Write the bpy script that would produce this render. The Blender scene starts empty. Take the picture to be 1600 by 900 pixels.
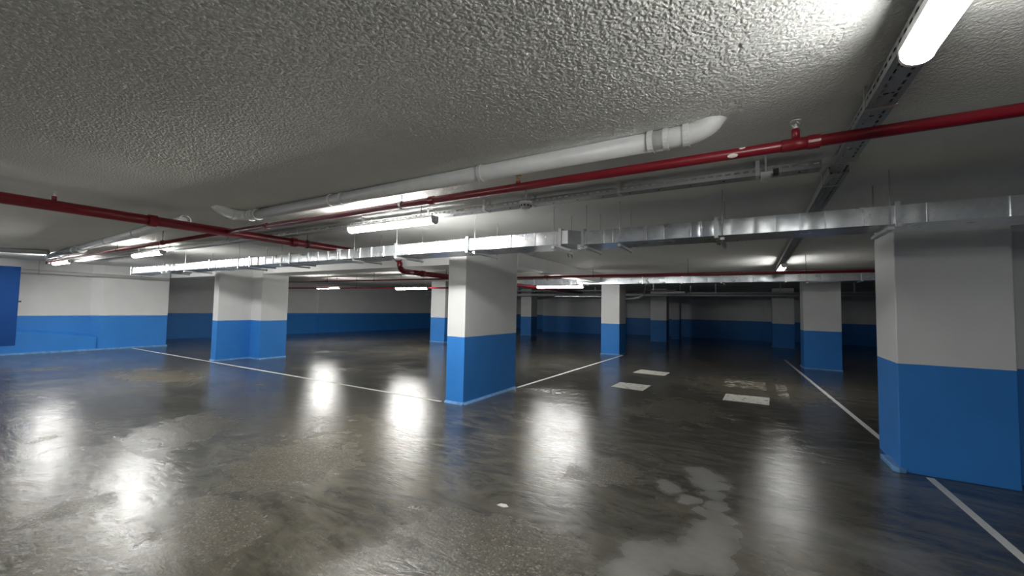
import bpy, bmesh, math, random
from mathutils import Vector, Matrix
random.seed(7)
PI = math.pi
S = bpy.context.scene
COL = S.collection
H = 2.487           # ceiling height
DADO = 1.0          # top of the blue paint

# ---------------------------------------------------------------- mesh helpers
def bx(bm, x0, x1, y0, y1, z0, z1):
    v = [bm.verts.new((x, y, z)) for x in (x0, x1) for y in (y0, y1) for z in (z0, z1)]
    for f in ((0, 1, 3, 2), (4, 6, 7, 5), (0, 4, 5, 1), (2, 3, 7, 6), (0, 2, 6, 4), (1, 5, 7, 3)):
        bm.faces.new([v[i] for i in f])

def prism(bm, pts, z0, z1):
    a = [bm.verts.new((p[0], p[1], z0)) for p in pts]
    b = [bm.verts.new((p[0], p[1], z1)) for p in pts]
    n = len(pts)
    bm.faces.new(a[::-1]); bm.faces.new(b)
    for i in range(n):
        bm.faces.new((a[i], a[(i + 1) % n], b[(i + 1) % n], b[i]))

def frame_axes(d):
    d = d.normalized()
    up = Vector((0, 0, 1)) if abs(d.z) < .95 else Vector((1, 0, 0))
    s = d.cross(up).normalized()
    return s, s.cross(d).normalized()

def tube(bm, pts, r, n=14, cap=True):
    """round tube along a polyline; r is one radius or one per point"""
    pts = [Vector(p) for p in pts]
    rr = r if isinstance(r, (list, tuple)) else [r] * len(pts)
    rings = []
    for i, p in enumerate(pts):
        a = pts[max(i - 1, 0)]; b = pts[min(i + 1, len(pts) - 1)]
        s, u = frame_axes(b - a)
        rings.append([bm.verts.new(p + rr[i] * (math.cos(2 * PI * k / n) * s + math.sin(2 * PI * k / n) * u)) for k in range(n)])
    for A, B in zip(rings, rings[1:]):
        for k in range(n):
            f = bm.faces.new((A[k], A[(k + 1) % n], B[(k + 1) % n], B[k])); f.smooth = True
    if cap:
        bm.faces.new(rings[0]); bm.faces.new(rings[-1][::-1])

def bend(a, b, c, n=7, t=.5):
    """points of a rounded corner a-b-c"""
    a, b, c = Vector(a), Vector(b), Vector(c)
    out = []
    for i in range(n + 1):
        k = i / n
        out.append((1 - k) ** 2 * a + 2 * k * (1 - k) * b + k * k * c)
    return out

def ring(bm, c, axis, r_out, r_in, w, n=20):
    c = Vector(c); d = Vector(axis).normalized(); s, u = frame_axes(d)
    P = []
    for rad, off in ((r_out, -w / 2), (r_out, w / 2), (r_in, w / 2), (r_in, -w / 2)):
        P.append([bm.verts.new(c + d * off + rad * (math.cos(2 * PI * k / n) * s + math.sin(2 * PI * k / n) * u)) for k in range(n)])
    for j in range(4):
        A, B = P[j], P[(j + 1) % 4]
        for k in range(n):
            bm.faces.new((A[k], A[(k + 1) % n], B[(k + 1) % n], B[k]))

def lathe(bm, c, prof, n=20):
    """surface of revolution about vertical axis through c, prof = (radius, z)"""
    R = [[bm.verts.new((c[0] + r * math.cos(2 * PI * k / n), c[1] + r * math.sin(2 * PI * k / n), c[2] + z)) for k in range(n)] for r, z in prof]
    for A, B in zip(R, R[1:]):
        for k in range(n):
            f = bm.faces.new((A[k], A[(k + 1) % n], B[(k + 1) % n], B[k])); f.smooth = True
    bm.faces.new(R[0][::-1]); bm.faces.new(R[-1])

def obj(name, bm, mat, parent=None, bevel=0, auto=True):
    if auto:
        bmesh.ops.recalc_face_normals(bm, faces=bm.faces)
    me = bpy.data.meshes.new(name)
    bm.to_mesh(me); bm.free()
    me.materials.append(mat)
    o = bpy.data.objects.new(name, me)
    COL.objects.link(o)
    if parent:
        o.parent = parent
        o.matrix_parent_inverse = Matrix.Translation(-Vector(parent.location))
    if bevel:
        m = o.modifiers.new('bevel', 'BEVEL'); m.width = bevel; m.segments = 2; m.limit_method = 'ANGLE'
    return o

def thing(name, label, cat, loc=(0, 0, 0), group=None):
    o = bpy.data.objects.new(name, None); COL.objects.link(o)
    o.location = loc; o.empty_display_size = .1
    return tag(o, label, cat, group)

GROUPS = dict(pillar='white and blue pillars', ceiling_lamp='ceiling lamps', sprinkler_pipe='red sprinkler pipes', drain_pipe='white drain pipes',
              cable_tray='cable trays', concrete_beam='ceiling beams', ventilation_duct='galvanised ducts', floor_line='white floor lines',
              floor_marking='painted floor blocks', far_pipe='pipes in the far bays')

def tag(o, label, cat, group=None):
    o['label'] = label; o['category'] = cat; o['kind'] = 'thing'
    group = group or GROUPS.get(o.name.split('.')[0])
    if group: o['group'] = group
    return o

def struct(name, bm, mat, bevel=0):
    o = obj(name, bm, mat, None, bevel); o['kind'] = 'structure'
    return o

def B(): return bmesh.new()

# ---------------------------------------------------------------- node helpers
class NT:
    def __init__(s, name):
        s.m = bpy.data.materials.new(name); s.m.use_nodes = True
        s.t = s.m.node_tree; s.b = s.t.nodes['Principled BSDF']; s.out = s.t.nodes['Material Output']
    def n(s, typ, **kw):
        nd = s.t.nodes.new(typ)
        for k, v in kw.items(): setattr(nd, k, v)
        return nd
    def link(s, a, b): s.t.links.new(a, b)
    def setin(s, sock, v):
        if hasattr(v, 'is_output') or isinstance(v, bpy.types.NodeSocket): s.link(v, sock)
        else: sock.default_value = v
    def math(s, op, a, b=0.0, clamp=False):
        nd = s.n('ShaderNodeMath', operation=op, use_clamp=clamp)
        s.setin(nd.inputs[0], a); s.setin(nd.inputs[1], b); return nd.outputs[0]
    def vmath(s, op, a, b=(0, 0, 0)):
        nd = s.n('ShaderNodeVectorMath', operation=op)
        s.setin(nd.inputs[0], a); s.setin(nd.inputs[1], b)
        return nd.outputs['Value'] if op in ('LENGTH', 'DOT_PRODUCT') else nd.outputs[0]
    def pos(s): return s.n('ShaderNodeNewGeometry').outputs['Position']
    def noise(s, vec, scale, detail=3, rough=.55, col=False):
        nd = s.n('ShaderNodeTexNoise'); s.link(vec, nd.inputs['Vector'])
        nd.inputs['Scale'].default_value = scale; nd.inputs['Detail'].default_value = detail
        nd.inputs['Roughness'].default_value = rough
        return nd.outputs['Color'] if col else nd.outputs['Fac']
    def ramp(s, fac, stops):
        nd = s.n('ShaderNodeValToRGB'); s.link(fac, nd.inputs[0])
        e = nd.color_ramp.elements
        while len(e) < len(stops): e.new(.5)
        for x, (p, c) in zip(e, stops):
            x.position = p; x.color = (c, c, c, 1) if isinstance(c, (int, float)) else (*c, 1)
        return nd.outputs[0]
    def mix(s, fac, a, b):
        nd = s.n('ShaderNodeMix', data_type='RGBA')
        s.setin(nd.inputs['Factor'], fac)
        for sock, v in ((nd.inputs[6], a), (nd.inputs[7], b)):
            s.setin(sock, (*v, 1) if isinstance(v, tuple) else v)
        return nd.outputs[2]
    def maprange(s, v, a, b, c=0., d=1.):
        nd = s.n('ShaderNodeMapRange', interpolation_type='SMOOTHSTEP')
        s.setin(nd.inputs[0], v)
        for i, x in enumerate((a, b, c, d)): nd.inputs[i + 1].default_value = x
        return nd.outputs[0]
    def sep(s, v):
        nd = s.n('ShaderNodeSeparateXYZ'); s.link(v, nd.inputs[0]); return nd.outputs
    def bump(s, h, strength, dist, normal=None):
        nd = s.n('ShaderNodeBump'); s.link(h, nd.inputs['Height'])
        nd.inputs['Strength'].default_value = strength; nd.inputs['Distance'].default_value = dist
        if normal is not None: s.link(normal, nd.inputs['Normal'])
        return nd.outputs[0]

def simple(name, col, rough=.5, metal=0., noise_amt=.0, scale=8., bump=0., bscale=60.):
    t = NT(name); b = t.b
    b.inputs['Roughness'].default_value = rough; b.inputs['Metallic'].default_value = metal
    p = t.pos()
    if noise_amt:
        f = t.noise(p, scale, 4)
        c2 = tuple(max(0., min(1., c * (1 - noise_amt))) for c in col)
        t.link(t.mix(t.ramp(f, [(.35, 0.), (.7, 1.)]), col, c2), b.inputs['Base Color'])
    else:
        b.inputs['Base Color'].default_value = (*col, 1)
    if bump:
        t.link(t.bump(t.noise(p, bscale, 3), bump, .002), b.inputs['Normal'])
    return t.m

BLUE = (.036, .225, .65)
WHITE = (.72, .725, .72)

def wall_paint():
    t = NT('two_tone_paint'); b = t.b
    p = t.pos(); z = t.sep(p)[2]
    wob = t.math('MULTIPLY', t.math('SUBTRACT', t.noise(p, 3.0, 3), .5), .012)
    top = t.math('GREATER_THAN', t.math('ADD', z, wob), DADO)
    n = t.ramp(t.noise(p, 2.5, 5), [(.35, 0.), (.75, 1.)])
    wc = t.mix(n, WHITE, (.67, .675, .67))
    bc = t.mix(n, BLUE, (.032, .205, .60))
    t.link(t.mix(top, bc, wc), b.inputs['Base Color'])
    b.inputs['Roughness'].default_value = .5
    b.inputs['Specular IOR Level'].default_value = .35
    t.link(t.bump(t.noise(p, 40, 4), .12, .004), b.inputs['Normal'])
    return t.m

def plaster_ceiling():
    t = NT('stippled_plaster'); b = t.b
    p = t.pos()
    f = t.noise(p, 70, 3, .6)
    h = t.ramp(f, [(.36, 0.), (.62, 1.)])
    big = t.noise(p, .9, 4)
    t.link(t.mix(t.ramp(big, [(.35, 0.), (.7, 1.)]), (.78, .78, .755), (.71, .71, .685)), b.inputs['Base Color'])
    b.inputs['Roughness'].default_value = .9
    b.inputs['Specular IOR Level'].default_value = .15
    t.link(t.bump(h, .6, .004), b.inputs['Normal'])
    return t.m

def floor_concrete():
    t = NT('sealed_concrete'); b = t.b
    p = t.pos()
    warp = t.vmath('SUBTRACT', t.noise(p, 2.2, 5, .6, col=True), (.5, .5, .5))
    def blob(cx, cy, rx, ry, rot=0., w=.6, soft=.55, lo=.9):
        sc = t.n('ShaderNodeVectorMath', operation='SCALE'); t.link(warp, sc.inputs[0]); sc.inputs[3].default_value = w * 2
        q = t.vmath('SUBTRACT', t.vmath('ADD', p, sc.outputs[0]), (cx, cy, 0))
        mp = t.n('ShaderNodeMapping'); mp.inputs['Rotation'].default_value = (0, 0, rot)
        t.link(q, mp.inputs['Vector'])
        q2 = t.vmath('MULTIPLY', mp.outputs[0], (1 / rx, 1 / ry, 0))
        return t.maprange(t.vmath('LENGTH', q2), lo + soft, lo - soft)
    def union(ms):
        o = ms[0]
        for m in ms[1:]: o = t.math('MAXIMUM', o, m)
        return o
    n1 = t.noise(p, .55, 6, .62)
    n2 = t.noise(p, 2.4, 6, .65)
    fine = t.noise(p, 70, 3, .75)
    # worn, exposed aggregate
    brown = union([blob(-3.75, 2.35, .85, .65, .6), blob(-1.35, 2.1, .75, .42), blob(-4.1, .9, .35, .2), blob(-5.6, 2.2, .9, .5, .4),
                   blob(-1.1, 3.6, .35, .4), blob(.2, 9.2, 1.6, 1.5), blob(-.9, 6.4, .8, 1.0), blob(-3.1, 1.4, .6, .35, .3), blob(-10, 3.4, 1.6, .6)])
    brown = t.math('MAXIMUM', brown, t.ramp(n1, [(.46, 0.), (.72, .75)]))
    n3 = t.noise(p, 5.0, 8, .78)
    brown = t.maprange(t.math('ADD', brown, t.math('MULTIPLY', t.math('SUBTRACT', n3, .5), 2.2)), .15, 1.15)
    sv = t.n('ShaderNodeMapping'); sv.inputs['Rotation'].default_value = (0, 0, .55); sv.inputs['Scale'].default_value = (1., 2.4, 1)
    t.link(p, sv.inputs['Vector'])
    swn = t.n('ShaderNodeTexNoise'); t.link(sv.outputs[0], swn.inputs['Vector'])
    swn.inputs['Scale'].default_value = 1.7; swn.inputs['Detail'].default_value = 9; swn.inputs['Roughness'].default_value = .68; swn.inputs['Distortion'].default_value = 1.3
    sw_ = swn.outputs['Fac']
    base = t.mix(t.ramp(sw_, [(.34, 0.), (.66, 1.)]), (.030, .029, .025), (.125, .116, .092))
    base = t.mix(t.ramp(n1, [(.48, 0.), (.66, .55)]), base, (.110, .092, .052))
    base = t.mix(t.ramp(n2, [(.30, .55), (.50, 0.)]), base, (.036, .037, .038))
    bcol = t.mix(t.ramp(fine, [(.42, 0.), (.66, 1.)]), (.056, .048, .032), (.155, .134, .090))
    vo = t.n('ShaderNodeTexVoronoi'); vo.inputs['Scale'].default_value = 85; t.link(p, vo.inputs['Vector'])
    vc = t.sep(vo.outputs['Color'])
    bcol = t.mix(t.math('GREATER_THAN', vc[0], .88), bcol, (.24, .22, .18))
    bcol = t.mix(t.math('GREATER_THAN', vc[1], .80), bcol, (.035, .030, .022))
    base = t.mix(t.ramp(n3, [(.50, 0.), (.72, .6)]), base, (.13, .127, .115))
    c = t.mix(t.math('MULTIPLY', brown, .75), base, bcol)
    # pale worn sealer skin and streaks
    st = t.n('ShaderNodeMapping'); st.inputs['Rotation'].default_value = (0, 0, .45); st.inputs['Scale'].default_value = (.8, 3.2, 1)
    t.link(p, st.inputs['Vector'])
    streak = t.ramp(t.noise(st.outputs[0], 1.5, 7, .68), [(.57, 0.), (.70, 1.)])
    c = t.mix(t.math('MULTIPLY', streak, .45), c, (.13, .128, .118))
    pale = union([blob(x, y, r1 * 1.3, r1 * 1.3, 0, .2, .5, .9) for x, y, r1 in ((-.60, 2.18, .13), (-.56, 2.36, .14), (-.50, 2.54, .13), (-.37, 2.64, .13), (-.24, 2.76, .14), (-.19, 2.93, .13),
                  (-.16, 3.10, .10), (-.17, 3.28, .09), (-.22, 3.46, .08), (-.27, 3.66, .08), (-.32, 3.86, .10), (-.36, 4.08, .12), (-.30, 3.30, .06), (-.42, 3.45, .06), (-.55, 3.6, .07))])
    c = t.mix(t.math('MULTIPLY', pale, t.ramp(n2, [(.3, .55), (.6, .95)])), c, (.23, .228, .212))
    skin = union([blob(1.0, 4.7, .75, .25, .1, .5, .5), blob(.6, 3.4, .5, .22, .5, .5, .5), blob(-9.6, 4.2, 1.8, .35, .3, .6, .5), blob(-7.3, 3.3, .9, .2, .5, .5, .5)])
    c = t.mix(t.math('MULTIPLY', skin, .35), c, (.20, .20, .195))
    t.link(c, b.inputs['Base Color'])
    r = t.ramp(t.noise(p, 1.3, 6, .6), [(.3, .10), (.7, .21)])
    r = t.math('ADD', r, t.math('MULTIPLY', brown, .22))
    r = t.math('ADD', r, t.math('MULTIPLY', pale, .25))
    t.link(r, b.inputs['Roughness'])
    b.inputs['Specular IOR Level'].default_value = .55
    sw = t.n('ShaderNodeMapping'); sw.inputs['Rotation'].default_value = (0, 0, .35); sw.inputs['Scale'].default_value = (1., 2.6, 1)
    t.link(p, sw.inputs['Vector'])
    h1 = t.noise(sw.outputs[0], 5.5, 9, .66)
    h2 = t.noise(p, 48, 3, .6)
    rp = t.n('ShaderNodeTexNoise'); t.link(sw.outputs[0], rp.inputs['Vector'])
    rp.inputs['Scale'].default_value = 8; rp.inputs['Detail'].default_value = 4; rp.inputs['Roughness'].default_value = .6; rp.inputs['Distortion'].default_value = .8
    nb = t.bump(h1, .5, .0065)
    nb = t.bump(rp.outputs['Fac'], .5, .0042, nb)
    nb = t.bump(sw_, .5, .006, nb)
    gate = t.math('ADD', t.math('MULTIPLY', brown, .9), .22)
    nb = t.bump(t.math('MULTIPLY', h2, gate), .45, .0035, nb)
    t.link(nb, b.inputs['Normal'])
    return t.m

def galvanised():
    t = NT('galvanised_steel'); b = t.b
    p = t.pos()
    vor = t.n('ShaderNodeTexVoronoi'); vor.inputs['Scale'].default_value = 28; t.link(p, vor.inputs['Vector'])
    sp = t.sep(vor.outputs['Color'])[0]
    t.link(t.mix(sp, (.62, .66, .68), (.72, .75, .77)), b.inputs['Base Color'])
    b.inputs['Metallic'].default_value = .85
    t.link(t.ramp(t.noise(p, 6, 4), [(.3, .26), (.7, .33)]), b.inputs['Roughness'])
    return t.m

def perforated():
    """slotted sheet: the slots are real holes in the surface"""
    t = NT('perforated_steel'); b = t.b
    tc = t.n('ShaderNodeTexCoord').outputs['Object']
    x, y, z = t.sep(tc)
    b.inputs['Base Color'].default_value = (.36, .37, .37, 1); b.inputs['Metallic'].default_value = .4; b.inputs['Roughness'].default_value = .45
    fx = t.math('FRACT', t.math('MULTIPLY', x, 18.))
    slot_x = t.math('LESS_THAN', t.math('ABSOLUTE', t.math('SUBTRACT', fx, .5)), .30)
    hz = t.math('LESS_THAN', t.math('ABSOLUTE', t.math('SUBTRACT', z, .030)), .006)      # row in the side walls
    onside = t.math('GREATER_THAN', z, .004)
    by = t.math('LESS_THAN', t.math('ABSOLUTE', t.math('SUBTRACT', t.math('ABSOLUTE', y), .026)), .0055)  # two rows in the bottom
    onbot = t.math('SUBTRACT', 1., onside)
    hole = t.math('MULTIPLY', slot_x, t.math('ADD', t.math('MULTIPLY', hz, onside), t.math('MULTIPLY', by, onbot)))
    fx2 = t.math('FRACT', t.math('MULTIPLY', x, 4.5))
    cross = t.math('MULTIPLY', t.math('LESS_THAN', t.math('ABSOLUTE', t.math('SUBTRACT', fx2, .5)), .03),
                   t.math('MULTIPLY', onbot, t.math('LESS_THAN', t.math('ABSOLUTE', y), .018)))
    hole = t.math('MAXIMUM', hole, cross)
    tr = t.n('ShaderNodeBsdfTransparent'); mx = t.n('ShaderNodeMixShader')
    t.link(hole, mx.inputs[0]); t.link(b.outputs[0], mx.inputs[1]); t.link(tr.outputs[0], mx.inputs[2])
    t.link(mx.outputs[0], t.out.inputs['Surface'])
    return t.m

def worn_paint(name, col, lo, hi):
    t = NT(name); b = t.b
    p = t.pos()
    f = t.ramp(t.noise(p, 9, 7, .7), [(lo, 0.), (hi, 1.)])
    b.inputs['Base Color'].default_value = (*col, 1); b.inputs['Roughness'].default_value = .5
    tr = t.n('ShaderNodeBsdfTransparent'); mx = t.n('ShaderNodeMixShader')
    t.link(f, mx.inputs[0]); t.link(b.outputs[0], mx.inputs[1]); t.link(tr.outputs[0], mx.inputs[2])
    t.link(mx.outputs[0], t.out.inputs['Surface'])
    return t.m

def red_pipe_paint():
    t = NT('red_enamel'); b = t.b
    p = t.pos()
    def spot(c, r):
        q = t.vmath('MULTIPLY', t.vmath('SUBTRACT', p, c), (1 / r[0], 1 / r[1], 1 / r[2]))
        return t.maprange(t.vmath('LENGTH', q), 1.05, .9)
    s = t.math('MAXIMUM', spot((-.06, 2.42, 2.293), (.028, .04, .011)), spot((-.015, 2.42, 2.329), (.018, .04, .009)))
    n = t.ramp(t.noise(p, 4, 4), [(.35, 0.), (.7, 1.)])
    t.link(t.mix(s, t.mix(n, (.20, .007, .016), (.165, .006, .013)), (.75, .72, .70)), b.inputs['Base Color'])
    b.inputs['Roughness'].default_value = .33
    return t.m

def emitter(name, col, strength):
    t = NT(name); b = t.b
    b.inputs['Base Color'].default_value = (.9, .9, .9, 1)
    b.inputs['Emission Color'].default_value = (*col, 1)
    b.inputs['Emission Strength'].default_value = strength
    return t.m

LAMP = 34.0
M = dict(
    wall=wall_paint(), ceil=plaster_ceiling(), floor=floor_concrete(), galv=galvanised(), perf=perforated(), red=red_pipe_paint(),
    beam=simple('beam_paint', (.84, .845, .835), .6, 0, .06, 3, .15, 40),
    cove=simple('cove_paint', (.16, .37, .70), .5, 0, .35, 12, .4, 50),
    pvc=simple('white_painted_pipe', (.70, .71, .70), .42, 0, .10, 10),
    greypipe=simple('grey_pipe', (.36, .37, .38), .45, 0, .12, 10),
    bracket=simple('zinc_bracket', (.55, .56, .56), .38, .7),
    darkmetal=simple('dark_metal', (.05, .052, .055), .5, .5),
    housing=simple('lamp_housing', (.66, .67, .67), .4),
    lamp=emitter('lit_diffuser', (1.0, .995, .955), LAMP), lamp_near=emitter('lit_diffuser_near', (1.0, .995, .965), LAMP * .42), lamp_far=emitter('lit_diffuser_far', (1.0, .995, .965), LAMP * .72), lamp_end=emitter('lit_diffuser_end', (1.0, .995, .965), LAMP * .33),
    dead=simple('unlit_diffuser', (.82, .83, .83), .3),
    shaded_blue=simple('shaded_blue_enamel', (.005, .040, .165), .75, 0, .1, 3),  # blue darkened in the colour because the panel is lit less than the wall
    plastic=simple('white_plastic', (.80, .80, .78), .4),
    black=simple('black_plastic', (.012, .012, .013), .5),
    cable=simple('cable_sheath', (.10, .10, .105), .55),
    brass=simple('tarnished_brass', (.50, .30, .10), .4, .8),
    line=worn_paint('white_line_paint', (.66, .67, .66), .66, .74),
    patch=worn_paint('white_marking_paint', (.62, .62, .57), .56, .66),
    ghost=worn_paint('worn_marking_paint', (.42, .40, .33), .43, .50),
    chip=simple('plaster_chip', (.62, .60, .55), .8),
)

M['shaded_blue'].node_tree.nodes['Principled BSDF'].inputs['Specular IOR Level'].default_value = .15

# ---------------------------------------------------------------- the setting
XL, XR, Y0, YB = -21.0, 8.0, -7.0, 24.6
b = B(); bx(b, XL, XR, Y0, YB + 2, -.12, 0); struct('floor', b, M['floor'])
def stippled_ceiling():
    """flat slab; above the viewer the plaster grains are modelled as relief"""
    import numpy as np
    rng = np.random.default_rng(5)
    gx0, gx1, gy0, gy1, st = -4.2, 2.2, .1, 3.1, .0036
    nx, ny = int((gx1 - gx0) / st), int((gy1 - gy0) / st)
    X = np.linspace(gx0, gx1, nx); Y = np.linspace(gy0, gy1, ny)
    def vnoise(cell, ang):
        c, sn = math.cos(ang), math.sin(ang)
        U = (X[None, :] * c + Y[:, None] * sn) / cell + 4000.3; V = (-X[None, :] * sn + Y[:, None] * c) / cell + 4000.7
        u0, v0 = np.floor(U).astype(int), np.floor(V).astype(int); fu, fv = U - u0, V - v0
        fu = fu * fu * (3 - 2 * fu); fv = fv * fv * (3 - 2 * fv)
        T = rng.random((2048, 2048)); g = lambda a, b_: T[a % 2048, b_ % 2048]
        return (g(u0, v0) * (1 - fu) + g(u0 + 1, v0) * fu) * (1 - fv) + (g(u0, v0 + 1) * (1 - fu) + g(u0 + 1, v0 + 1) * fu) * fv
    h = .55 * vnoise(.0078, .4) + .35 * vnoise(.0062, 1.1) + .30 * vnoise(.014, .8)
    h = np.clip((h - .38) / .45, 0, 1)
    e = np.minimum(np.minimum(X - gx0, gx1 - X)[None, :] / .5, np.minimum((Y - gy0) / .2, (gy1 - Y) / 1.2)[:, None])
    amp = .0032 * np.clip(e, 0, 1)
    Z = H - h * amp
    co = np.empty((ny * nx, 3)); co[:, 0] = np.tile(X, ny); co[:, 1] = np.repeat(Y, nx); co[:, 2] = Z.ravel()
    i = (np.arange(ny - 1)[:, None] * nx + np.arange(nx - 1)[None, :]).ravel()
    q = np.stack([i, i + nx, i + nx + 1, i + 1], 1)
    # flat surround and slab top, same object
    base = ny * nx; zt = H + .08
    xs, ys = (XL, gx0, gx1, XR), (Y0, gy0, gy1, YB + 2)
    ex = [(x, y, H) for y in ys for x in xs] + [(x, y, zt) for y in (ys[0], ys[-1]) for x in (xs[0], xs[-1])]
    eq = [(base + r * 4 + c, base + r * 4 + 4 + c, base + r * 4 + 5 + c, base + r * 4 + 1 + c) for r in range(3) for c in range(3) if (r, c) != (1, 1)]
    t0 = base + 16
    eq += [(t0, t0 + 1, t0 + 3, t0 + 2), (base, base + 3, t0 + 1, t0), (base + 12, t0 + 2, t0 + 3, base + 15), (base, t0, t0 + 2, base + 12), (base + 3, base + 15, t0 + 3, t0 + 1)]
    co = np.concatenate([co, np.array(ex)]); q = np.concatenate([q, np.array(eq)])
    me = bpy.data.meshes.new('ceiling')
    me.vertices.add(len(co)); me.vertices.foreach_set('co', co.astype('f').ravel())
    me.loops.add(q.size); me.loops.foreach_set('vertex_index', q.astype('i').ravel())
    me.polygons.add(len(q)); me.polygons.foreach_set('loop_start', np.arange(0, q.size, 4, dtype='i'))
    sm = np.ones(len(q), dtype=bool); sm[-len(eq):] = False
    me.polygons.foreach_set('use_smooth', sm)
    me.update(calc_edges=True); me.validate()
    me.materials.append(M['ceil'])
    o = bpy.data.objects.new('ceiling', me); COL.objects.link(o); o['kind'] = 'structure'
stippled_ceiling()

# left wall: recessed face, with a proud end pier and a proud sloping plinth
RX, FX, EX = -16.52, -16.36, -17.2
b = B(); bx(b, EX, RX, Y0, 5.75, 0, H); struct('wall_left', b, M['wall'])
b = B(); prism(b, [(RX, 3.98), (FX, 4.18), (FX, 5.75), (RX, 5.75)], 0, H); struct('trim_1', b, M['wall'])
b = B()
A_ = [(Y0, .60), (2.6, .60), (4.12, .38)]
fr = [b.verts.new((FX, y, z)) for y, z in A_]; fb = [b.verts.new((FX, y, 0)) for y, z in A_]
rr = [b.verts.new((RX, y, z + .07)) for y, z in A_]; rb = [b.verts.new((RX, y, 0)) for y, z in A_]
for i in range(2):
    b.faces.new((fb[i], fb[i + 1], fr[i + 1], fr[i])); b.faces.new((fr[i], fr[i + 1], rr[i + 1], rr[i]))
    b.faces.new((rb[i], rr[i], rr[i + 1], rb[i + 1])); b.faces.new((fb[i], rb[i], rb[i + 1], fb[i + 1]))
b.faces.new((fb[0], fr[0], rr[0], rb[0])); b.faces.new((fb[2], rb[2], rr[2], fr[2]))
struct('trim_2', b, M['wall'])
# far left wall behind it (slightly skewed), back wall, right wall, wall behind the viewer
b = B(); prism(b, [(-19.75, Y0), (-19.2, 6.8), (-18.84, 12.75), (-18.84 + .06, 12.75), (-18.76, 13.4), (-18.1, YB + 1.4), (-18.6, YB + 1.4), (-20.3, Y0)], 0, H); struct('wall_far_left', b, M['wall'])
b = B(); prism(b, [(-18.1, YB + 1.2), (-11.35, YB + 1.2), (-11.35, 23.45), (-6.5, 23.45), (-6.5, YB), (XR, YB), (XR, YB + 1.7), (-18.1, YB + 1.7)], 0, H); struct('wall_back', b, M['wall'])
b = B(); bx(b, XR - .3, XR, Y0, YB, 0, H); struct('wall_right', b, M['wall'])
b = B(); bx(b, -20, XR - .3, Y0, Y0 + .3, 0, H); struct('wall_front', b, M['wall'])
b = B(); bx(b, FX, FX + .05, Y0 + .3, 5.77, 0, .045); struct('baseboard_left', b, M['cove'])

# beams
def beam(name, x0, x1, y0, y1, label):
    b = B(); bx(b, x0, x1, y0, y1, 2.22, H - .0005); o = obj(name, b, M['beam'], None, .012); tag(o, label, 'beam')
beam('concrete_beam', -10.895, -3.995, 5.785, 6.45, 'long white ceiling beam between the stepped pillar and the central pillar')
beam('concrete_beam', -16.5, -11.625, 5.785, 6.45, 'white ceiling beam between the left wall and the stepped pillar')
beam('concrete_beam', -3.985, -3.655, 6.455, 11.3, 'white ceiling beam running away behind the central pillar towards the slim bright pillar')

# pillars
def pillar(pts, label, loc, cove=True, extra=None):
    t = thing('pillar', label, 'pillar', loc)
    b = B(); prism(b, pts, 0, H); obj('shaft', b, M['wall'], t, .008)
    if cove:
        # sealant bead round the foot: triangular strip on every side
        b = B(); c = Vector((sum(p[0] for p in pts) / len(pts), sum(p[1] for p in pts) / len(pts)))
        n = len(pts); w = .032
        for i in range(n):
            p, q = Vector(pts[i]), Vector(pts[(i + 1) % n])
            d = (q - p).normalized(); nr = Vector((d.y, -d.x))
            p2, q2 = p - d * w * .0, q + d * w * .0
            v = [b.verts.new(x) for x in ((p2.x, p2.y, 0), (p2.x + nr.x * w, p2.y + nr.y * w, 0), (p2.x, p2.y, w), (q2.x, q2.y, 0), (q2.x + nr.x * w, q2.y + nr.y * w, 0), (q2.x, q2.y, w))]
            for f in ((0, 1, 2), (3, 5, 4), (0, 3, 4, 1), (1, 4, 5, 2), (0, 2, 5, 3)): b.faces.new([v[k] for k in f])
        obj('foot_bead', b, M['cove'], t)
    return t
def rect(x0, x1, y0, y1): return [(x0, y0), (x1, y0), (x1, y1), (x0, y1)]
pillar(rect(-3.99, -3.655, 4.885, 6.45), 'big white and blue pillar standing alone in the middle of the floor', (-3.82, 5.67, 0))
pillar([(-11.62, 5.0), (-11.37, 5.0), (-11.37, 5.785), (-10.90, 5.785), (-10.90, 6.48), (-11.62, 6.48)], 'stepped double pillar, white over blue, left of the central pillar on the same white line', (-11.3, 5.7, 0))
t = pillar([(1.215, 5.13), (1.975, 5.13), (1.975, 5.33), (3.4, 5.33), (3.4, 5.9), (1.235, 5.9)], 'massive nearest pillar at the right edge, white over blue', (1.6, 5.4, 0), cove=False)
b = B()
prism(b, [(1.155, 5.50), (1.16, 5.12), (1.20, 5.085), (1.255, 5.10), (1.215, 5.13), (1.235, 5.50)], 0, .045); obj('mortar_wedge', b, M['cove'], t, .006)
pillar(rect(-4.16, -3.555, 13.0, 13.8), 'slim pillar with one bright and one dark face, where the white line ends', (-3.85, 13.4, 0))
pillar(rect(1.29, 2.085, 13.15, 13.9), 'dim pillar under the far duct, just left of the massive nearest pillar', (1.68, 13.5, 0))
pillar(rect(-11.35, -10.6, 12.8, 13.6), 'bright far pillar peeping out left of the central pillar', (-11.0, 13.2, 0))
pillar(rect(-3.98, -3.26, 20.0, 20.7), 'dark far pillar, wider of the two right of the half-bright slim pillar', (-3.6, 20.3, 0))
pillar(rect(-3.42, -3.02, 22.5, 23.0), 'dark narrow farther pillar, right of the wider dark pillar', (-3.2, 22.8, 0))
pillar(rect(.93, 1.70, 20.4, 21.1), 'very dark far pillar immediately left of the dim pillar under the far duct', (1.3, 20.8, 0))
pillar(rect(.72, 1.20, 24.2, 24.62), 'darkest narrow pilaster on the back wall beside a dark far pillar', (.95, 24.4, 0), cove=False)
pillar(rect(-10.62, -9.98, 19.2, 19.9), 'shadowed far pillar just right of the central pillar', (-10.3, 19.5, 0))
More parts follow.
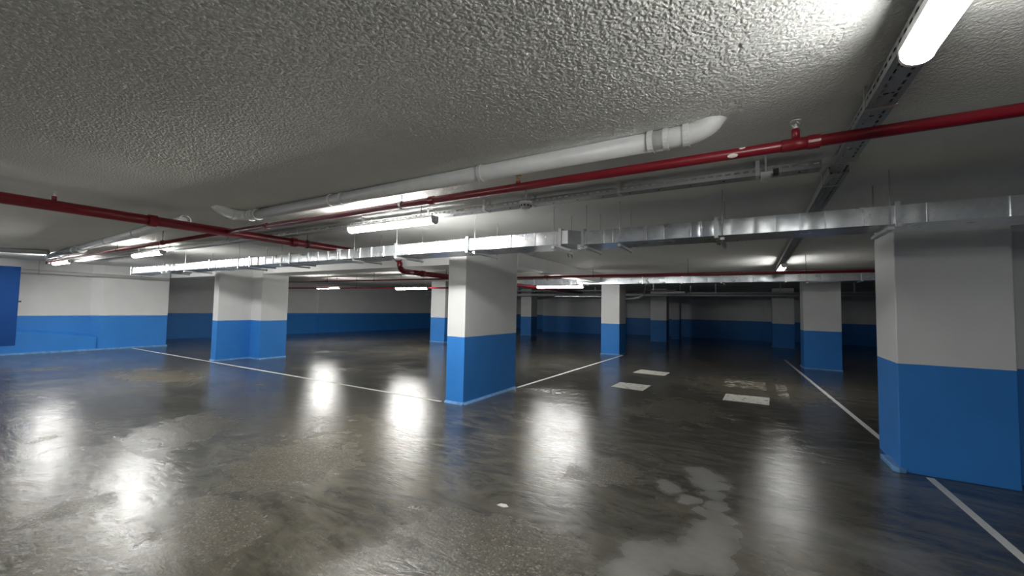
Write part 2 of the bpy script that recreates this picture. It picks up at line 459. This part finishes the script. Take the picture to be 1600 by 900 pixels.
pillar(rect(5.1, 5.9, 22.6, 23.3), 'almost black far pillar in the gap beside the massive nearest pillar', (5.5, 22.9, 0))

# ---------------------------------------------------------------- ventilation ducts
def pillow_panel(b, x0, x1, y, z0, z1, amp, tilt):
    nx, nz = 6, 5
    g = []
    for i in range(nx + 1):
        col = []
        for j in range(nz + 1):
            u, v = 2 * i / nx - 1, 2 * j / nz - 1
            d = amp * (1 - u * u) * (1 - v ** 4) + tilt * u * (1 - abs(u)) * 2
            col.append(b.verts.new((x0 + (x1 - x0) * i / nx, y - d, z0 + (z1 - z0) * j / nz)))
        g.append(col)
    for i in range(nx):
        for j in range(nz):
            f = b.faces.new((g[i][j], g[i + 1][j], g[i + 1][j + 1], g[i][j + 1])); f.smooth = True

def duct_section(parent, x0, x1, y0, y1, z0, z1, seams):
    b = B()
    # closed sheet-metal box without its front, then one pillowed panel per seam interval
    v = {k: b.verts.new(k) for k in [(x, y, z) for x in (x0, x1) for y in (y0, y1) for z in (z0, z1)]}
    q = lambda *ks: b.faces.new([v[k] for k in ks])
    q((x0, y0, z0), (x0, y1, z0), (x1, y1, z0), (x1, y0, z0))
    q((x0, y0, z1), (x1, y0, z1), (x1, y1, z1), (x0, y1, z1))
    q((x0, y1, z0), (x0, y1, z1), (x1, y1, z1), (x1, y1, z0))
    q((x0, y0, z0), (x0, y0, z1), (x0, y1, z1), (x0, y1, z0))
    q((x1, y0, z0), (x1, y1, z0), (x1, y1, z1), (x1, y0, z1))
    xs = [x0] + [s for s in seams if x0 + .05 < s < x1 - .05] + [x1]
    for a, c in zip(xs, xs[1:]):
        pillow_panel(b, a, c, y0, z0, z1, random.uniform(.001, .007), random.uniform(-.004, .004))
    for s in xs[1:-1]:
        bx(b, s - .005, s + .005, y0 - .010, y0 + .002, z0, z1)
    return obj('duct_section', b, M['galv'], parent, auto=False)

def duct_flange(parent, x, y0, y1, z0, z1, w=.03, e=.022):
    b = B()
    bx(b, x - w / 2, x + w / 2, y0 - e, y0 - .008, z0 - e, z1 + e)
    bx(b, x - w / 2, x + w / 2, y1 + .001, y1 + e, z0 - e, z1 + e)
    bx(b, x - w / 2, x + w / 2, y0 - .008, y1 + .001, z1 + .001, z1 + e)
    bx(b, x - w / 2, x + w / 2, y0 - .008, y1 + .001, z0 - e, z0 - .001)
    return obj('flange', b, M['galv'], parent)

def duct_hanger(parent, x, y0, y1, z0, over=.05):
    b = B(); zc = z0 - .024
    bx(b, x - .016, x + .016, y0 - over, y1 + .04, zc - .022, zc)
    h = obj('hanger', b, M['bracket'], parent)
    for y in (y0 - over + .02, y1 + .025):
        b = B(); tube(b, [(x, y, zc - .04), (x, y, H - .001)], .0035, 8); obj('threaded_rod', b, M['bracket'], h)

t = thing('ventilation_duct', 'long rectangular galvanised duct crossing in front of the central pillar, nearest of the ducts', 'duct', (-6, 3.9, H))
LY0, LY1, RY0, RY1, DZ0, DZ1 = 3.707, 4.122, 3.82, 4.196, 2.10, 2.234
K = .866
lx = [x * K for x in (-14.6, -12.35, -10.19, -8.54, -7.19, -5.84, -4.51, -3.19, -1.86)]
for a, c in zip(lx, lx[1:]):
    n = max(3, int((c - a) / random.uniform(.17, .25)))
    duct_section(t, a, c, LY0, LY1, DZ0, DZ1, [a + (c - a) * k / n for k in range(1, n)])
for x in lx: duct_flange(t, x, LY0, LY1, DZ0, DZ1)
# angled jog
b = B(); prism(b, [(-1.598, LY0), (-1.53, LY0 - .005), (-1.45, RY0 - .03), (-1.425, RY0), (-1.425, RY1), (-1.598, LY1)], DZ0, DZ1); obj('duct_jog', b, M['galv'], t)
rx = [x * K for x in (-1.63, -.255, 1.07)] + [2.6, 4.2]
sm = [x * K for x in (-1.39, -1.29, -.93, -.75, -.49, -.39, -.12, .06, .23, .42, .60, .86, 1.25, 1.7, 2.2, 2.7)]
for a, c in zip(rx, rx[1:]): duct_section(t, a, c, RY0, RY1, DZ0, DZ1, sm)
for x in rx: duct_flange(t, x, RY0, RY1, DZ0, DZ1)
for x in (-12.5, -11.3, -8.9, -7.4, -5.4, -4.46, -3.05, -1.93): duct_hanger(t, x * K, LY0, LY1, DZ0)
for x in (-1.58, -1.20, -.2, 1.02, 2.6): duct_hanger(t, x * K, RY0, RY1, DZ0)

t = thing('ventilation_duct', 'farther galvanised duct crossing above the slim half-bright pillar', 'duct', (-3, 11.7, H))
fx = [-9.2, -7.6, -5.9, -4.25, -2.5, -1.5, -.56, .8, 2.2, 4.2]
for a, c in zip(fx, fx[1:]):
    n = max(3, int((c - a) / .3))
    duct_section(t, a, c, 11.5, 11.95, 2.2, 2.37, [a + (c - a) * k / n for k in range(1, n)])
for x in fx: duct_flange(t, x, 11.5, 11.95, 2.2, 2.37)
for x in (-8.4, -5.0, -2.4, -.5, 1.2): duct_hanger(t, x, 11.5, 11.95, 2.2)

# ---------------------------------------------------------------- red sprinkler pipes
def coupling(parent, c, axis, r, w, name='coupling', mat='red'):
    b = B(); ring(b, c, axis, r * 1.22, r * .98, w, 18); return obj(name, b, M[mat], parent)

def pipe_hanger(parent, c, axis, r, mat='bracket'):
    b = B(); ring(b, c, axis, r + .008, r + .001, .022, 18)
    h = obj('pipe_hanger', b, M[mat], parent)
    b = B(); tube(b, [(c[0], c[1], c[2] + r + .004), (c[0], c[1], H - .001)], .0045, 8); obj('threaded_rod', b, M[mat], h)

def sprinkler(parent, x, y, z, r, h, mat='bracket', mat2='red'):
    """upright sprinkler on a short riser"""
    b = B(); lathe(b, (x, y, z), [(.018, 0), (.018, h), (.014, h + .004)], 12); obj('riser', b, M[mat2], parent)
    b = B(); z2 = z + h
    lathe(b, (x, y, z2), [(.010, 0), (.010, .016), (.006, .018), (.005, .03)], 10)
    for s in (-1, 1): tube(b, [(x + s * .008, y, z2 + .014), (x + s * .017, y, z2 + .028), (x + s * .004, y, z2 + .044)], .003, 6)
    lathe(b, (x, y, z2 + .043), [(.022, 0), (.025, .002), (.004, .007)], 14)
    obj('sprinkler_head', b, M[mat], parent)

AX_Y, AX_Z, AX_R = 2.459, 2.31, .0285
t = thing('sprinkler_pipe', 'bright red pipe running across the near ceiling from the right edge to the left', 'pipe', (-3, AX_Y, H))
b = B(); tube(b, [(3.8, AX_Y, AX_Z), (-5.435, AX_Y, AX_Z)], AX_R, 18); obj('pipe', b, M['red'], t)
b = B(); tube(b, [(-5.545, AX_Y, AX_Z), (-9.3, 2.52, AX_Z), (-14.0, 2.61, AX_Z)], AX_R * .8, 14); obj('pipe', b, M['red'], t)
for x in (.295, -2.2, 2.0, -4.6, -7.4): coupling(t, (x, AX_Y if x > -5 else 2.487, AX_Z), (1, 0, 0), AX_R, .05)
b = B(); tube(b, [(.16, AX_Y, AX_Z), (.295, AX_Y, AX_Z)], AX_R * 1.12, 16); obj('tee', b, M['red'], t)
sprinkler(t, .222, AX_Y, AX_Z + .024, AX_R, .052, 'plastic')
sprinkler(t, -1.40, AX_Y, AX_Z + .024, AX_R, .016, 'brass')
for x in (-2.54, 1.27): pipe_hanger(t, (x, AX_Y, AX_Z), (1, 0, 0), AX_R)
for x, y in ((-7.4, 2.489), (-9.3, 2.52)): pipe_hanger(t, (x, y, AX_Z), (1, 0, 0), AX_R * .85, 'darkmetal')
b = B(); lathe(b, (-13.95, 2.61, AX_Z - .05), [(.03, 0), (.035, .05), (.02, .09)], 12); obj('end_cap', b, M['darkmetal'], t)

MX, MZ, MR = -5.46, 2.312, .051
t = thing('sprinkler_pipe', 'thick dark red main pipe from the left edge, crossing over the nearest duct', 'pipe', (MX, 2, H))
b = B(); tube(b, [(MX - .12, -5.5, MZ), (MX, 5.1, MZ)], MR, 20); obj('pipe', b, M['red'], t)
b = B()
p = [tuple(v) for v in bend((MX, 5.1, MZ), (MX, 5.29, MZ), (MX, 5.29, MZ - .10), 7)] + [tuple(v) for v in bend((MX, 5.29, MZ - .11), (MX, 5.29, 2.085), (MX, 5.47, 2.085), 8)] + [(MX, 5.6, 2.085)]
tube(b, p, MR * 1.02, 18); obj('elbow', b, M['red'], t)
b = B(); tube(b, [(MX, 5.55, 2.085), (MX + .02, 14.6, 2.085)], MR * .98, 18); obj('pipe', b, M['red'], t)
def mx(y): return MX - .12 + .12 * (y + 5.5) / 10.6
for y in (1.75, 3.3): coupling(t, (mx(y), y, MZ), (0, 1, 0), MR, .07)
coupling(t, (MX, 5.9, 2.085), (0, 1, 0), MR, .07)
for y in (-1.5, 3.5): pipe_hanger(t, (mx(y), y, MZ), (0, 1, 0), MR, 'darkmetal')
pipe_hanger(t, (MX, 6.6, 2.085), (0, 1, 0), MR, 'darkmetal')
sprinkler(t, mx(1.04), 1.04, MZ + .04, MR, .045, 'plastic')

t = thing('sprinkler_pipe', 'thin red pipe running across beyond the beam, in front of the farther duct', 'pipe', (-5, 8.6, H))
def a2(x): return (x, 7.9 + .85 * (x + 13.2) / 15.1, 2.18)
b = B(); tube(b, [a2(-15.5), a2(-4.0)], .021, 12); obj('pipe', b, M['red'], t)
b = B(); tube(b, [a2(-4.0), a2(7.0)], .028, 12); obj('pipe', b, M['red'], t)
coupling(t, a2(-4.0), (1, 0, 0), .03, .08)
for x in (-11.4, -9.4, -6.6, -2.9, -1.0, .9): pipe_hanger(t, a2(x), (1, 0, 0), .024, 'darkmetal')

t = thing('sprinkler_pipe', 'thin red pipe at the height of the far lamps, left of the bright far pillar', 'pipe', (-11, 10, H))
def a3(x): return (x, 8.93 + 1.27 * (x + 16.5) / 8.7, 2.055)
b = B(); tube(b, [a3(-16.5), a3(-7.8)], .024, 12); obj('pipe', b, M['red'], t)
for x in (-15.5, -12, -8.2): pipe_hanger(t, a3(x), (1, 0, 0), .024, 'darkmetal')

# ---------------------------------------------------------------- white drain pipes
def clamp(parent, c, axis, r, mat='pvc', w=.026):
    b = B(); ring(b, c, axis, r + .009, r + .0008, w, 20)
    bx(b, c[0] - .012, c[0] + .012, c[1] - .012, c[1] + .012, c[2] + r + .002, H - .001)
    obj('clamp', b, M[mat], parent)

DK = 1.054
DY, DZ, DR = 2.265 * DK, 2.431, .0525 * DK
t = thing('drain_pipe', 'fat white drain pipe under the ceiling above the bright red pipe', 'pipe', (-2, DY, H))
b = B(); tube(b, [(-.30 * DK, DY, DZ), (-4.55 * DK, DY, DZ)], DR, 22); obj('pipe', b, M['pvc'], t)
b = B(); pts = [(-.45 * DK, DY, DZ), (-.32 * DK, DY, DZ)] + [tuple(v) for v in bend((-.28 * DK, DY, DZ), (-.21 * DK, DY, DZ + .002), (-.155 * DK, DY, DZ + .045), 7)] + [(-.125 * DK, DY, DZ + .09)]
tube(b, pts, DR * 1.06, 22); obj('elbow', b, M['pvc'], t)
for x in (-.27, -.45): coupling(t, (x * DK, DY, DZ), (1, 0, 0), DR * .97, .03, 'collar', 'pvc')
for x in (-.37, -1.58, -3.05, -3.2): clamp(t, (x * DK, DY, DZ), (1, 0, 0), DR)
EX1, EY1 = -4.66 * DK, 2.10 * DK
b = B(); pts = [(-4.42 * DK, DY, DZ), (-4.56 * DK, DY, DZ)] + [tuple(v) for v in bend((-4.57 * DK, DY, DZ), (-4.64 * DK, DY - .01, DZ), (EX1, DY - .07, DZ), 5)] + [tuple(v) for v in bend((EX1, EY1 + .03, DZ), (EX1 - .01, EY1 - .05, DZ + .005), (EX1 - .015, EY1 - .12, H + .02), 6)]
tube(b, pts, DR * 1.04, 20); obj('elbow', b, M['pvc'], t)
for x in (-4.42, -4.55): coupling(t, (x * DK, DY, DZ), (1, 0, 0), DR * .97, .03, 'collar', 'pvc')
clamp(t, (EX1, EY1 + .04, DZ), (0, 1, 0), DR * 1.04)

t = thing('drain_pipe', 'shadowed grey-white drain pipe under the ceiling at left, beyond the dark red main pipe', 'pipe', (-8, 2.2, H))
def d2(x): return (x * DK, (2.04 + .29 * (x + 5.3) / -5.1) * DK, DZ)
b = B(); tube(b, [d2(-5.62), d2(-10.4)], DR, 18); obj('pipe', b, M['pvc'], t)
for x in (-5.55, -7.3, -8.7): clamp(t, d2(x), (1, 0, 0), DR, 'bracket')
b = B(); tube(b, [(-10.3 * DK, 2.325 * DK, DZ - .02), (-11.0 * DK, 2.33 * DK, DZ - .02), (-12.9 * DK, 2.42 * DK, DZ - .02)], [DR * 1.1, DR * 1.1, DR], 18); obj('pipe', b, M['greypipe'], t)
for x in (-10.35, -10.7): coupling(t, (x * DK, 2.33 * DK, DZ - .02), (1, 0, 0), DR * 1.08, .04, 'collar', 'pvc')
clamp(t, (-11.9 * DK, 2.375 * DK, DZ - .02), (1, 0, 0), DR * 1.05, 'bracket')
t = thing('drain_pipe', 'short dark drain pipe under the ceiling at the far left edge above the blue panel', 'pipe', (-13.2, 1.4, H))
b = B(); tube(b, [(-13.7, -2.5, DZ), (-13.3, 1.4, DZ), (-12.6, 2.36, DZ)], DR * .9, 16); obj('pipe', b, M['greypipe'], t)
coupling(t, (-13.3, 1.4, DZ), (.5, 1, 0), DR * .95, .07, 'collar', 'greypipe')
clamp(t, (-13.45, 0, DZ), (.1, 1, 0), DR * .9, 'bracket')

t = thing('wall_pipe', 'white pipe running along the top of the left wall', 'pipe', (FX + .1, 3, 2.2))
b = B(); tube(b, [(FX + .07, -4, 2.215), (FX + .07, 5.7, 2.16)], .05, 16); obj('pipe', b, M['pvc'], t)
for y in (.8, 2.9, 5.0):
    b = B(); z = 2.215 - .055 * (y + 4) / 9.7
    ring(b, (FX + .07, y, z), (0, 1, 0), .06, .051, .03, 16); bx(b, FX + .06, FX + .08, y - .01, y + .01, z + .055, H - .001); obj('bracket', b, M['bracket'], t)

# ---------------------------------------------------------------- cable trays
def cable_tray(name, p0, p1, label, w=.105, h=.05, ncab=3, drops=()):
    """slotted tray lying along p0 -> p1 (object x axis), open at the top"""
    p0, p1 = Vector(p0), Vector(p1); L = (p1 - p0).length
    t = thing(name, label, 'cable tray', p0)
    ang = math.atan2(p1.y - p0.y, p1.x - p0.x)
    b = B(); th = .0015
    bx(b, 0, L, -w / 2, w / 2, 0, th)
    for s in (-1, 1):
        bx(b, 0, L, s * w / 2 - th / 2, s * w / 2 + th / 2, th, h)
        bx(b, 0, L, s * (w / 2 - .006) - .005, s * (w / 2 - .006) + .005, h - th, h)
    o = obj('channel', b, M['perf']); o.parent = t; o.rotation_euler.z = ang
    for k in range(ncab):
        b = B(); y = -w * .28 + k * w * .28
        tube(b, [(.05 + L * i / 24 * .98, y + random.uniform(-.008, .008), .012 + .004 * k) for i in range(25)], .008, 8)
        c = obj('cable', b, M['cable']); c.parent = t; c.rotation_euler.z = ang
    for d in drops:
        b = B()
        bx(b, d - .012, d + .012, -w / 2 - .004, -w / 2 - .0015, .0, H - p0.z - .001)
        bx(b, d - .012, d + .012, w / 2 + .0015, w / 2 + .004, .0, H - p0.z - .001)
        bx(b, d - .012, d + .012, -w / 2 - .004, w / 2 + .004, -.006, -.002)
        c = obj('tray_bracket', b, M['bracket']); c.parent = t; c.rotation_euler.z = ang
    return t
TZ = 2.385
cable_tray('cable_tray', (.525, -3.0, TZ), (.525, 3.13, TZ), 'perforated cable tray beside the big lamp at the top right', drops=(4.6, 5.35, 2.0))
cable_tray('cable_tray', (.535, 3.36, TZ), (.60, 10.6, TZ), 'dark cable tray passing over the nearest duct towards the far lamp', drops=(.3, 2.5, 5.0))
cable_tray('cable_tray', (.42, 3.22, TZ), (-14.6, 3.22, TZ), 'perforated cable tray running along the row of near lamps', drops=(.35, 1.3, 2.1, 2.6, 3.3, 4.3, 5.6, 7.4, 9.6, 11.5, 13.5))
cable_tray('cable_tray', (6.0, 16.9, 2.12), (-2.2, 16.6, 2.12), 'dim cable tray in the dark bay beyond the farther duct', ncab=2, drops=(1, 3, 5, 7))

# ---------------------------------------------------------------- lamps
def batten(c, ang, label, L=1.24, lit='lamp', w=.095, drop=None):
    """sealed batten lamp, long axis along local x, c = centre of the diffuser underside"""
    t = thing('ceiling_lamp', label, 'lamp', c)
    rot = Matrix.Rotation(ang, 4, 'Z')
    def put(name, b, m, par=t):
        bmesh.ops.transform(b, matrix=rot, verts=b.verts)
        o = obj(name, b, m); o.parent = par; return o
    # diffuser: rounded trough between two opaque end caps
    b = B(); n = 10; rings = []; dh = .052
    for x in (-L / 2, L / 2):
        rings.append([b.verts.new((x, -math.cos(PI * i / n) * w / 2, dh - (math.sin(PI * i / n) ** .7) * dh)) for i in range(n + 1)])
    A, C = rings
    for i in range(n):
        f = b.faces.new((A[i], A[i + 1], C[i + 1], C[i])); f.smooth = True
    b.faces.new((A[0], C[0], C[-1], A[-1])); b.faces.new(A); b.faces.new(C[::-1])
    put('diffuser', b, M[lit])
    b = B(); bx(b, -L / 2, L / 2, -w / 2 - .004, w / 2 + .004, .0525, .078); put('housing', b, M['housing'])
    for s in (-1, 1):
        b = B(); e = []
        for x in (s * (L / 2 + .001), s * (L / 2 + .016)):
            e.append([b.verts.new((x, -math.cos(PI * i / n) * (w / 2 + .003), dh - (math.sin(PI * i / n) ** .7) * (dh + .003))) for i in range(n + 1)]
                     + [b.verts.new((x, w / 2 + .003, .078)), b.verts.new((x, -w / 2 - .003, .078))])
        k = len(e[0])
        for i in range(k): b.faces.new((e[0][i], e[0][(i + 1) % k], e[1][(i + 1) % k], e[1][i]))
        b.faces.new(e[0][::-1]); b.faces.new(e[1])
        put('end_cap', b, M['housing'])
        b = B(); top = ((drop[(s + 1) // 2] if isinstance(drop, tuple) else drop) if drop is not None else H - c[2]) - .001
        if top > .085:
            tube(b, [(s * L * .36, 0, .078), (s * L * .36, 0, top)], .006, 8)
        bx(b, s * L * .36 - .014, s * L * .36 + .014, -w / 2 - .003, w / 2 + .003, .0785, .0815)
        put('bracket', b, M['bracket'])
    return t
LG = 'lit batten lamps'
batten((.505, 1.19, 2.300), PI / 2, 'big glowing lamp cut by the top right edge of the picture, nearest of the lamps', L=1.26, drop=.084, lit='lamp_near', w=.088)
batten((-3.31, 3.04, 2.275), 0, 'long glowing lamp above the nearest duct, left of the central pillar', L=1.24)
batten((-9.52, 3.0, 2.275), 0, 'glowing lamp over the left end of the nearest duct', L=1.24)
batten((-13.85, 2.82, 2.275), 0, 'leftmost glowing lamp, small, near the blue panel and left wall', L=1.2)
batten((-4.28, 9.85, 2.0), 0, 'glowing lamp just right of the central pillar, below the farther duct', L=1.3, lit='lamp_far', drop=(H - 2.0, .22))
batten((-9.35, 9.6, 1.985), 0, 'glowing lamp just left of the bright far pillar', L=1.35, lit='lamp')
batten((-13.55, 9.58, 2.035), 0, 'glowing lamp right of the stepped double pillar, half hidden by a red pipe', L=1.3, lit='lamp')
batten((.60, 9.55, 2.285), PI / 2, 'glowing lamp seen end-on under the dark cable tray at right', L=1.3, drop=.098, lit='lamp_end')
batten((-2.6, 16.2, 2.10), 0, 'unlit white lamp in the dark bay, above the dark far pillar', L=1.2, lit='dead')

batten((.505, -2.6, 2.300), PI / 2, 'added fill lamp, unseen behind the viewer, under the same tray as the nearest lamp', L=1.26, drop=.084)  # added fill light, out of view, brightens the near ceiling
for x, w_ in ((-6.3, 'closest to the viewer'), (-12.6, 'by the left wall')):
    batten((x, -1.6, 2.20), PI / 2, 'added fill lamp, unseen behind the viewer, ' + w_, L=1.3)  # two more added fill lamps, out of view, for the ceiling at left
# ---------------------------------------------------------------- small fittings
t = thing('smoke_detector', 'round white smoke detector hanging at the cable tray above the nearest duct', 'smoke detector', (-1.62, 2.98, 2.33))
b = B(); lathe(b, (-1.62, 2.98, 2.335), [(.025, -.045), (.040, -.035), (.050, -.012), (.052, 0.0)], 24); obj('sensor', b, M['plastic'], t)
b = B(); lathe(b, (-1.62, 2.98, 2.3355), [(.055, 0), (.058, .006), (.055, .018)], 24); obj('base', b, M['plastic'], t)
b = B()
for k in range(10):
    a = 2 * PI * k / 10
    bx(b, -1.62 + .0455 * math.cos(a) - .006, -1.62 + .0455 * math.cos(a) + .006, 2.98 + .0455 * math.sin(a) - .006, 2.98 + .0455 * math.sin(a) + .006, 2.312, 2.326)
obj('vent_slots', b, M['black'], t)
b = B(); tube(b, [(-1.62, 2.98, 2.353), (-1.62, 2.98, H - .001)], .008, 8); obj('stem', b, M['bracket'], t)

t = thing('junction_box', 'small white box with a black fitting hanging from the cable tray near its right end', 'junction box', (.13, 3.1, 2.36))
b = B(); bx(b, .085, .145, 3.06, 3.12, 2.325, 2.372); bx(b, .10, .13, 3.07, 3.11, 2.31, 2.325); obj('box', b, M['plastic'], t, .004)
b = B(); bx(b, .155, .185, 3.06, 3.10, 2.345, 2.385); obj('fitting', b, M['black'], t, .003)
b = B(); bx(b, .11, .12, 3.085, 3.095, 2.372, H - .001); bx(b, .145, .155, 3.07, 3.09, 2.355, 2.37); obj('stem', b, M['bracket'], t)

t = thing('loose_wires', 'two short dark wire ends dangling under the nearest duct right of the central pillar', 'wires', (-2.05, 4.9, H))
for dx in (0, .05):
    b = B(); tube(b, [(-2.05 + dx, 4.95, H - .001), (-2.05 + dx, 4.93, 2.3), (-2.03 + dx, 4.9, 2.2), (-2.0 + dx, 4.88, 2.125 - dx * .3)], .005, 8); obj('wire', b, M['cable'], t)

t = thing('metal_panel', 'dark blue steel panel standing off the left wall at the left edge', 'panel', (-15.5, 1.6, 1.2))
b = B(); bx(b, -15.56, -15.5, .6, 2.47, .30, 2.235); obj('leaf', b, M['shaded_blue'], t, .006)
b = B(); bx(b, -15.56, -15.53, 2.471, 2.52, 1.36, 1.40); obj('latch', b, M['darkmetal'], t)
for z in (.55, 1.9):
    b = B(); bx(b, RX + .001 if z > 1 else FX + .001, -15.56, .7, .78, z, z + .06); obj('wall_bracket', b, M['shaded_blue'], t)

# far pipes in the dark bays
t = thing('far_pipe', 'pale pipe crossing the far dark bay behind the dim cable tray', 'pipe', (-4, 18, H))
b = B(); tube(b, [(-16, 17.6, 2.12), (7.0, 18.2, 2.12)], .055, 12); obj('pipe', b, M['pvc'], t)
for x in (-10, -6, -2, 2, 5): clamp(t, (x, 17.6 + .6 * (x + 16) / 23, 2.12), (1, 0, 0), .055, 'bracket')
t = thing('far_pipe', 'thin pale pipe behind the slim half-bright pillar, bending down at its right side', 'pipe', (-4, 15.5, H))
b = B(); tube(b, [(-14, 15.3, 2.2), (-2.2, 15.6, 2.2)], .03, 10); obj('pipe', b, M['greypipe'], t)
b = B(); tube(b, [(-4.3, 14.6, 1.86), (-3.65, 14.6, 1.86), (-3.5, 14.6, 1.87), (-3.3, 14.6, 1.91), (-3.15, 14.6, 1.99), (-3.05, 14.6, H - .001)], .04, 12); obj('bend', b, M['pvc'], t)
for x in (-11, -7, -3): clamp(t, (x, 15.3 + .3 * (x + 14) / 11.8, 2.2), (1, 0, 0), .03, 'bracket')
t = thing('far_duct', 'ribbed silver flexible duct far behind, left of the slim half-bright pillar', 'duct', (-6, 17, H))
b = B(); n = 46
tube(b, [(-7.6 + i * .06, 16.9, 2.02) for i in range(n)], [.075 + (.012 if i % 2 else 0) for i in range(n)], 14); obj('hose', b, M['galv'], t)
for x in (-7.2, -5.3):
    b = B(); ring(b, (x, 16.9, 2.02), (1, 0, 0), .094, .088, .03); bx(b, x - .006, x + .006, 16.894, 16.906, 2.114, H - .001); obj('strap', b, M['bracket'], t)

# ---------------------------------------------------------------- floor markings
def strip(name, p0, p1, w, label, mat='line', cat='floor line'):
    p0, p1 = Vector((*p0, 0)), Vector((*p1, 0)); d = (p1 - p0).normalized(); s = Vector((-d.y, d.x, 0)) * w / 2
    b = B(); prism(b, [tuple((p0 - s).xy), tuple((p1 - s).xy), tuple((p1 + s).xy), tuple((p0 + s).xy)], .0006, .0025)
    return tag(obj(name, b, M[mat]), label, cat)
strip('floor_line', (-16.25, 4.90), (-4.06, 4.87), .06, 'white floor line from the left wall past the stepped pillar to the central pillar')
strip('floor_line', (-3.64, 6.49), (-3.46, 13.05), .065, 'white floor line from the central pillar back to the slim half-bright pillar')
strip('floor_line', (1.36, 5.95), (1.00, 15.2), .06, 'white floor line from behind the massive nearest pillar into the dark')
strip('floor_line', (1.44, 3.0), (1.405, 5.09), .055, 'worn white floor line in front of the massive nearest pillar, bottom right corner')
def mark(pts, mat, label):
    b = B(); prism(b, pts, .0006, .0022); tag(obj('floor_marking', b, M[mat]), label, 'floor marking')
mark([(-2.32, 9.62), (-1.60, 9.58), (-1.58, 10.16), (-2.27, 10.25)], 'patch', 'white painted block on the floor, farthest of the three clear ones')
mark([(-2.24, 7.62), (-1.64, 7.56), (-1.62, 8.20), (-2.22, 8.20)], 'patch', 'streaky white painted block on the floor, leftmost of the three clear ones')
mark([(-.36, 7.6), (.29, 7.6), (.32, 8.25), (-.34, 8.2)], 'patch', 'brightest white painted block on the floor, rightmost of the clear ones')
mark([(-.43, 9.0), (.31, 9.0), (.31, 10.0), (-.40, 10.0)], 'ghost', 'worn ghost of a painted block behind the brightest floor block')
mark([(.46, 8.3), (.62, 8.3), (.66, 9.9), (.48, 9.9)], 'ghost', 'worn upright stroke of paint right of the brightest floor block')
b = B(); prism(b, [(-1.60, 2.58), (-1.54, 2.575), (-1.51, 2.60), (-1.545, 2.625), (-1.585, 2.615)], .0, .008); tag(obj('plaster_chip', b, M['chip'], None, .002), 'small white plaster chip lying on the bare concrete in the foreground', 'chip')

# ---------------------------------------------------------------- camera, world, colour
f, yaw, pitch, roll = 629.93, .528074, .0493554, .0189332
cy, sy, cp, sp = math.cos(yaw), math.sin(yaw), math.cos(pitch), math.sin(pitch)
w = Vector((-sy * cp, cy * cp, sp)); r0 = Vector((cy, sy, 0)); d0 = w.cross(r0)
r = math.cos(roll) * r0 - math.sin(roll) * d0
d = math.sin(roll) * r0 + math.cos(roll) * d0
cam = bpy.data.cameras.new('camera'); cam.sensor_width = 36; cam.lens = f / 1600 * 36; cam.clip_start = .02
co = bpy.data.objects.new('camera', cam); COL.objects.link(co)
m = Matrix((r, -d, -w)).transposed().to_4x4(); m.translation = Vector((0, 0, 1.45194))
co.matrix_world = m
S.camera = co
wd = bpy.data.worlds.new('world'); S.world = wd; wd.use_nodes = True
wd.node_tree.nodes['Background'].inputs[0].default_value = (0, 0, 0, 1)
S.view_settings.view_transform = 'Standard'; S.view_settings.look = 'None'
S.view_settings.gamma = 1; S.view_settings.use_curve_mapping = False
S.view_settings.exposure = 2.45
S.cycles.max_bounces = 8; S.cycles.diffuse_bounces = 3; S.cycles.glossy_bounces = 4
S.cycles.sample_clamp_indirect = 6
S.cycles.use_denoising = True
